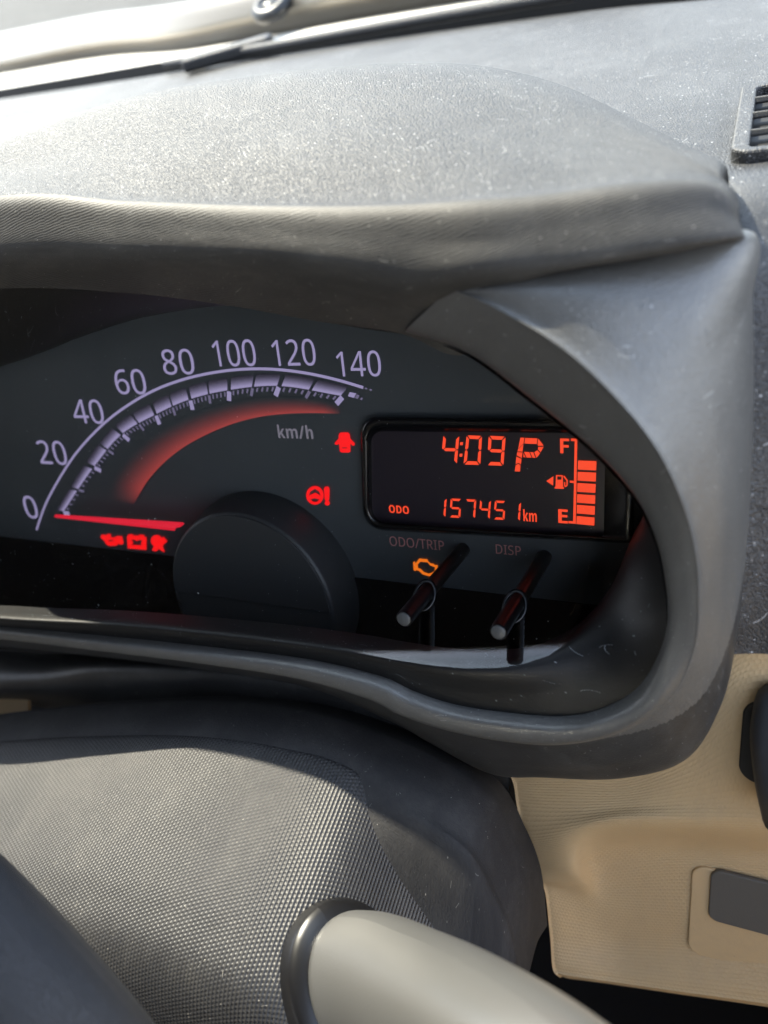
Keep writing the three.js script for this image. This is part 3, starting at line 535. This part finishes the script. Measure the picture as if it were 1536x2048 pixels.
{ // trip display
  const z = (x, y) => [720 + x / 2.954, 820 + y / 2.954], Z = (p) => p.map(([x, y]) => z(x, y));
  const rr = (x0, y0, x1, y1, r, hole) => { // rounded outline in picture points, listed counter-clockwise on the dial
    const [[ax, ay], [bx, by], [cx, cy], [dx, dy]] = [x0, y0, x1, y1].map(p => p); const P = [[ax, ay], [bx, by], [cx, cy], [dx, dy]], o = [];
    for (let k = 0; k < 4; k++) { const p = P[k], a = P[(k + 3) % 4], b = P[(k + 1) % 4], la = Math.hypot(a[0] - p[0], a[1] - p[1]), lb = Math.hypot(b[0] - p[0], b[1] - p[1]); const rk = Array.isArray(r) ? r[k] : r; const s = [p[0] + (a[0] - p[0]) / la * rk, p[1] + (a[1] - p[1]) / la * rk], e = [p[0] + (b[0] - p[0]) / lb * rk, p[1] + (b[1] - p[1]) / lb * rk]; for (let t = 0; t <= 8; t++) { const u = t / 8; o.push([(1 - u) ** 2 * s[0] + 2 * u * (1 - u) * p[0] + u * u * e[0], (1 - u) ** 2 * s[1] + 2 * u * (1 - u) * p[1] + u * u * e[1]]); } }
    return o;
  };
  // frame: loft from outer foot, up over a rounded edge, down to the screen
  const loops = [
    [rr(z(-2, 38), z(1620, 60), z(1620, 790), z(18, 706), [38, 10, 10, 48]), 0.0002],
    [rr(z(2, 44), z(1616, 66), z(1616, 782), z(22, 700), [38, 10, 10, 46]), 0.0042],
    [rr(z(14, 58), z(1606, 78), z(1606, 770), z(34, 688), [36, 10, 10, 44]), 0.0052],
    [rr(z(42, 100), z(1560, 110), z(1560, 760), z(52, 664), [30, 10, 10, 40]), 0.0048],
    [rr(z(66, 125), z(1450, 138), z(1440, 752), z(72, 664), [26, 10, 10, 34]), 0.0016]];
  const rows = loops.map(([l, w]) => { const p = l.map(([x, y]) => S(x, y, w)); p.push(p[0].clone()); return p; });
  const d = part('trip_display', gridGeometry(rows), M.gloss, cluster, 'dark rounded display with orange segments');
  part('screen_panel', flat([rr(z(60, 118), z(1460, 130), z(1450, 760), z(64, 672), [24, 8, 8, 30])], 0.0014), M.screen, d);
  const w = 0.0019, F = (name, polys, holes) => part(name, flat(polys.map(Z), w, (holes || []).map(h => h && h.map(Z))), M.lcd, d);
  const seg = { a: [[.10, 0], [.90, 0], [.76, .12], [.24, .12]], b: [[.97, .03], [.97, .47], [.88, .49], [.80, .43], [.80, .13]], c: [[.97, .53], [.97, .97], [.80, .87], [.80, .57], [.88, .51]], d: [[.10, 1], [.90, 1], [.76, .88], [.24, .88]], e: [[.03, .53], [.03, .97], [.20, .87], [.20, .57], [.12, .51]], f: [[.03, .03], [.03, .47], [.12, .49], [.20, .43], [.20, .13]], g: [[.14, .5], [.24, .445], [.76, .445], [.86, .5], [.76, .555], [.24, .555]] };
  const segs = { 0: 'abcdef', 1: 'bc', 4: 'bcfg', 5: 'acdfg', 7: 'abc', 9: 'abcdfg' };
  const digit = (n, TL, TR, BL, BR) => F('display_digit', [...segs[n]].map(s => seg[s].map(([x, y]) => [0, 1].map(k => (TL[k] * (1 - x) + TR[k] * x) * (1 - y) + (BL[k] * (1 - x) + BR[k] * x) * y))));
  digit(4, [490, 148], [590, 151], [472, 318], [575, 320]);
  digit(0, [627, 149], [724, 153], [608, 322], [714, 325]);
  digit(9, [757, 152], [864, 157], [746, 326], [850, 330]);
  F('display_colon', [[[592, 190], [609, 190], [607, 208], [590, 208]], [[589, 258], [606, 258], [604, 276], [587, 276]]]);
  F('gear_letter', [[[976, 165], [1048, 168], [1044, 201], [971, 198]], [[948, 163], [971, 164], [966, 198], [937, 225], [936, 222]], [[935, 230], [965, 203], [960, 246], [930, 244]], [[929, 249], [960, 251], [956, 284], [926, 268]], [[924, 275], [955, 290], [950, 322], [938, 312], [920, 320]], [[920, 326], [938, 318], [948, 329], [945, 364], [914, 362]],
    [[1053, 169], [1085, 210], [1052, 212], [1049, 201]], [[1085, 217], [1067, 250], [1051, 232], [1053, 218]], [[1047, 237], [1064, 256], [1042, 283], [1030, 250]], [[1005, 249], [1024, 250], [1036, 283], [1020, 282]], [[968, 247], [1000, 249], [1013, 282], [985, 281]], [[965, 253], [978, 281], [966, 279]]]);
  for (const [n, x, y] of [[1, 446, 518], [5, 534, 522], [7, 621, 526], [4, 708, 530], [5, 795, 534], [1, 886, 541]]) digit(n, [x, y], [x + 68, y + 4], [x - 9, y + 112], [x + 60, y + 116]);
  const T = (name, str, x0, yb, x1, yt, f, sl = 0) => { const a = z(x0, yb), b = z(x1, yt); part(name, textOn(str, a[0], a[1], b[0], b[1], w, f, sl), M.lcd, d); };
  T('unit_text', 'km', 966, 656, 1045, 586, fontB); T('odometer_text', 'ODO', 173, 606, 290, 560, fontB); T('full_mark', 'F', 1183, 255, 1236, 168, fontB); T('empty_mark', 'E', 1172, 667, 1228, 585, fontB);
  F('fuel_gauge_bracket', [[[1246, 168], [1284, 169], [1275, 672], [1232, 669], [1232, 655], [1259, 657], [1264, 431], [1239, 430], [1239, 417], [1264, 418], [1268, 184], [1246, 183]]]);
  [[298, 352], [365, 417], [431, 483], [497, 547], [560, 611], [626, 673]].forEach(([y0, y1]) => { const l = (y) => 1288 - 0.024 * (y - 298), r = (y) => 1397 - 0.034 * (y - 298), s0 = 4 + 6 * (y0 - 298) / 380, s1 = 5 + 6 * (y0 - 298) / 380; F('fuel_bar', [[[l(y0), y0], [r(y0), y0 + s0], [r(y1), y1 + s1], [l(y1), y1]]]); });
  F('filler_side_arrow', [[[1100, 420], [1143, 391], [1141, 447]]]);
  F('pump_symbol', [[[1158, 384], [1198, 385], [1200, 455], [1205, 457], [1205, 466], [1149, 464], [1150, 454], [1155, 454]], [[1200, 390], [1208, 388], [1228, 415], [1226, 448], [1215, 456], [1206, 450], [1206, 425], [1213, 425], [1213, 446], [1219, 444], [1220, 418], [1205, 400]]], [[[[1166, 392], [1191, 393], [1190, 412], [1165, 411]]]]);
}
{ // printed captions and warning lights
  const w = 0.0007, P = (name, str, x0, yb, x1, yt, sl) => part(name, textOn(str, x0, yb, x1, yt, w, fontR, sl), M.printDim, cluster);
  P('caption_text', 'ODO/TRIP', 780, 1091, 888, 1072, 0); P('caption_text', 'DISP', 992, 1107, 1042, 1088, 0);
  const I = (label, polys, map, mat, holes) => part('warning_light', flat(polys.map(p => p.map(map)), w, (holes || []).map(h => h && h.map(q => q.map(map)))), mat, cluster, label);
  const m2 = ([x, y]) => [760 + x / 3.072, 1060 + y / 3.072], m5 = ([x, y]) => [580 + x / 8.533, 840 + y / 8.533], m3 = ([x, y]) => [40 + x / 4.267, 880 + y / 4.267];
  const circ = (cx, cy, rx, ry, n = 28) => Array.from({ length: n }, (_, i) => [cx + rx * Math.cos(6.2832 * i / n), cy + ry * Math.sin(6.2832 * i / n)]);
  I('amber engine outline warning light', [[[203, 197], [214, 192], [217, 205], [230, 190], [241, 175], [292, 180], [296, 192], [312, 205], [330, 207], [335, 215], [353, 215], [357, 245], [347, 264], [335, 264], [330, 281], [300, 284], [262, 273], [240, 252], [222, 247], [216, 253], [206, 245]]], m2, M.amber, [[[[232, 212], [247, 195], [293, 199], [308, 218], [338, 229], [335, 252], [318, 262], [300, 268], [270, 258], [250, 238], [234, 234]]]]);
  I('red open door warning light', [[[835, 240], [860, 212], [990, 212], [1018, 240], [1030, 320], [1105, 395], [1105, 430], [1070, 440], [1030, 400], [1030, 540], [1000, 555], [880, 555], [850, 535], [838, 400], [800, 425], [765, 415], [765, 385], [828, 320]]], m5, M.red, [[[[890, 468], [970, 468], [970, 483], [890, 483]]]]);
  I('red steering wheel warning light', [circ(425, 1285, 150, 160), [[578, 1170], [600, 1135], [650, 1135], [676, 1170], [670, 1350], [650, 1385], [610, 1385], [590, 1350]], circ(635, 1418, 44, 42, 16)], m5, M.red,
    [[[[325, 1290], [345, 1225], [425, 1175], [500, 1225], [522, 1295], [475, 1262], [430, 1238], [378, 1262]], [[350, 1352], [425, 1338], [500, 1355], [465, 1390], [425, 1400], [385, 1388]]]]);
  I('red oil can warning light', [[[685, 830], [700, 805], [740, 815], [745, 800], [775, 803], [775, 825], [800, 835], [830, 818], [870, 822], [885, 880], [865, 893], [838, 885], [825, 900], [765, 905], [735, 890], [720, 860]]], m3, M.red, [[[[755, 855], [802, 850], [790, 863], [760, 866]]]]);
  I('red battery warning light', [[[912, 830], [925, 805], [960, 803], [965, 815], [1015, 818], [1020, 805], [1060, 812], [1062, 825], [1080, 832], [1078, 938], [920, 925]]], m3, M.red, [[[[950, 850], [985, 852], [990, 862], [1005, 862], [1010, 853], [1045, 855], [1030, 880], [1042, 898], [950, 895], [968, 878]]]]);
  I('red airbag figure warning light', [circ(1165, 860, 49, 50, 20), [[1195, 845], [1225, 825], [1258, 865], [1225, 890], [1218, 910], [1237, 957], [1210, 947], [1185, 930], [1160, 952], [1125, 940], [1145, 900]]], m3, M.red);
}
for (const [x, y] of [[926, 1099], [1089, 1114]]) { // trip knobs: rods that stand out through the lens
  const p = SK(x, y, 0), r = 0.0029, end = 0.0595, prof = [[0, 0], [r, 0], [r, end - 0.0006], [r - 0.0005, end]].map(([a, b]) => new THREE.Vector2(a, b));
  const toK = (g) => { const P = g.attributes.position; for (let i = 0; i < P.count; i++) { const q = K(p.x + P.getX(i), p.y - P.getZ(i), P.getY(i)); P.setXYZ(i, q.x, q.y, q.z); } g.computeVertexNormals(); return g; };
  const k = part('trip_knob', toK(new THREE.LatheGeometry(prof, 28)), M.rod, cluster, 'black rod knob with a grey end');
  part('knob_end', toK(new THREE.LatheGeometry([[r - 0.0005, end], [r * 0.6, end + 0.0003], [0.00005, end + 0.0004]].map(([a, b]) => new THREE.Vector2(a, b)), 24)), M.tip, k);
  const lw = lensW(p.y), tg = new THREE.TorusGeometry(r + 0.0009, 0.0006, 8, 28), P = tg.attributes.position;
  for (let i = 0; i < P.count; i++) { const v = p.y + P.getY(i), q = K(p.x + P.getX(i), v, lensW(v) + P.getZ(i) + 0.0004); P.setXYZ(i, q.x, q.y, q.z); }
  tg.computeVertexNormals(); part('grommet', tg, M.gloss, k);
}

// ------------------------------------------------------------------ steering column cover, lever, wheel
{
  const o = thing('column_cover', 'black woven-grain steering column cover below the instruments', 'column cover', K(-0.07, -0.2, 0.06));
  const far = [[-420, 1560], [-250, 1480], [-80, 1448], [60, 1430], [230, 1416], [420, 1411], [600, 1430], [760, 1480], [880, 1535], [970, 1600], [1020, 1690], [1055, 1780], [1070, 1900]].map(([x, y]) => SK(x, y, 0.04));
  const row = (w, sl, grow, F = far) => F.map((p, i) => K(p.x, p.y - sl * (w - 0.04) + grow, w));
  const shell = far.map(p => { const u = p.x > -0.07 ? -0.07 + (p.x + 0.07) * 0.975 : p.x; return V3(u, p.y - 0.85 * Math.max(0, u - 0.008), 0); });
  part('rear_band', surface([row(0.02, 0.1, -0.01), row(0.034, 0.1, -0.0012), row(0.04, 0.2, 0), row(0.05, 0.3, 0.0005), row(0.0575, 0.38, 0), row(0.064, 0.42, -0.002), row(0.078, 0.44, -0.006, shell), row(0.1, 0.46, -0.007, shell), row(0.12, 0.5, -0.01, shell)], 120, 40), M.coverBand, o);
  const rows = [row(0.0555, 0.4, -0.004, shell), row(0.0565, 0.4, 0.0012, shell), row(0.075, 0.43, 0.0015, shell), row(0.095, 0.45, 0.001, shell), row(0.115, 0.46, 0, shell), row(0.128, 0.5, -0.001, shell), row(0.134, 0.6, -0.006, shell), row(0.135, 0.7, -0.02, shell)];
  part('grained_shell', surface(rows, 140, 90), M.cover, o);
}
{
  const o = thing('column_lever', 'silver column lever with black collar standing out of the column cover', 'lever', S(700, 1990, 0.115));
  const path = new THREE.CatmullRomCurve3([S(672, 1972, 0.103), S(770, 1985, 0.118), S(860, 2030, 0.132), S(990, 2110, 0.15), S(1180, 2260, 0.168), S(1400, 2480, 0.18)]);
  const tube = (t0, t1, rfun, n) => { const g = [], up0 = Kdir(0, 1, 0); for (let j = 0; j <= n; j++) { const t = t0 + (t1 - t0) * j / n, p = path.getPoint(t), T = path.getTangent(t), sd = new THREE.Vector3().crossVectors(T, up0).normalize(), up = new THREE.Vector3().crossVectors(sd, T).normalize(), [ra, rb] = rfun(j / n), line = []; for (let i = 0; i <= 48; i++) { const a = 6.2832 * i / 48; line.push(p.clone().addScaledVector(up, ra * Math.cos(a)).addScaledVector(sd, rb * Math.sin(a))); } g.push(line); } return gridGeometry(g); };
  part('collar', tube(-0.0, 0.115, (s) => { const k = s < 0.75 ? 1 + 0.06 * Math.sin(s * 4.2) : Math.sqrt(Math.max(0.1, 1 - ((s - 0.75) / 0.25) ** 2)); return [0.0285 * k, 0.0225 * k]; }, 20), M.rubber, o);
  part('silver_arm', tube(0.085, 1, (s) => { const k = Math.min(1, Math.sqrt(Math.min(1, s * 22 + 0.02))); return [(0.0245 - 0.006 * s) * k, (0.019 - 0.004 * s) * k]; }, 70), M.silver, o);
}
{
  const c = [-0.162, -0.198, 0.18], R = 0.19;
  const o = thing('steering_wheel', 'dark grey leather steering wheel rim crossing in front of the column cover', 'steering wheel', K(...c));
  const toK = (g) => { const P = g.attributes.position; for (let i = 0; i < P.count; i++) { const q = K(c[0] + P.getX(i), c[1] + P.getY(i), c[2] + P.getZ(i)); P.setXYZ(i, q.x, q.y, q.z); } g.computeVertexNormals(); return g; };
  const g = new THREE.TorusGeometry(R, 0.0155, 24, 160); part('rim', toK(g), M.leather, o);
  const pad = new THREE.SphereGeometry(0.075, 32, 16); pad.scale(1, 0.8, 0.35); pad.translate(0.03, -0.03, -0.02); part('hub_pad', toK(pad), M.leather, o);
  for (const s of [-1, 1]) { const sp = new THREE.BoxGeometry(0.13, 0.035, 0.018); sp.translate(s * 0.125, -0.03, -0.01); part('spoke', toK(sp), M.leather, o); }
}
renderer.render(scene, camera);
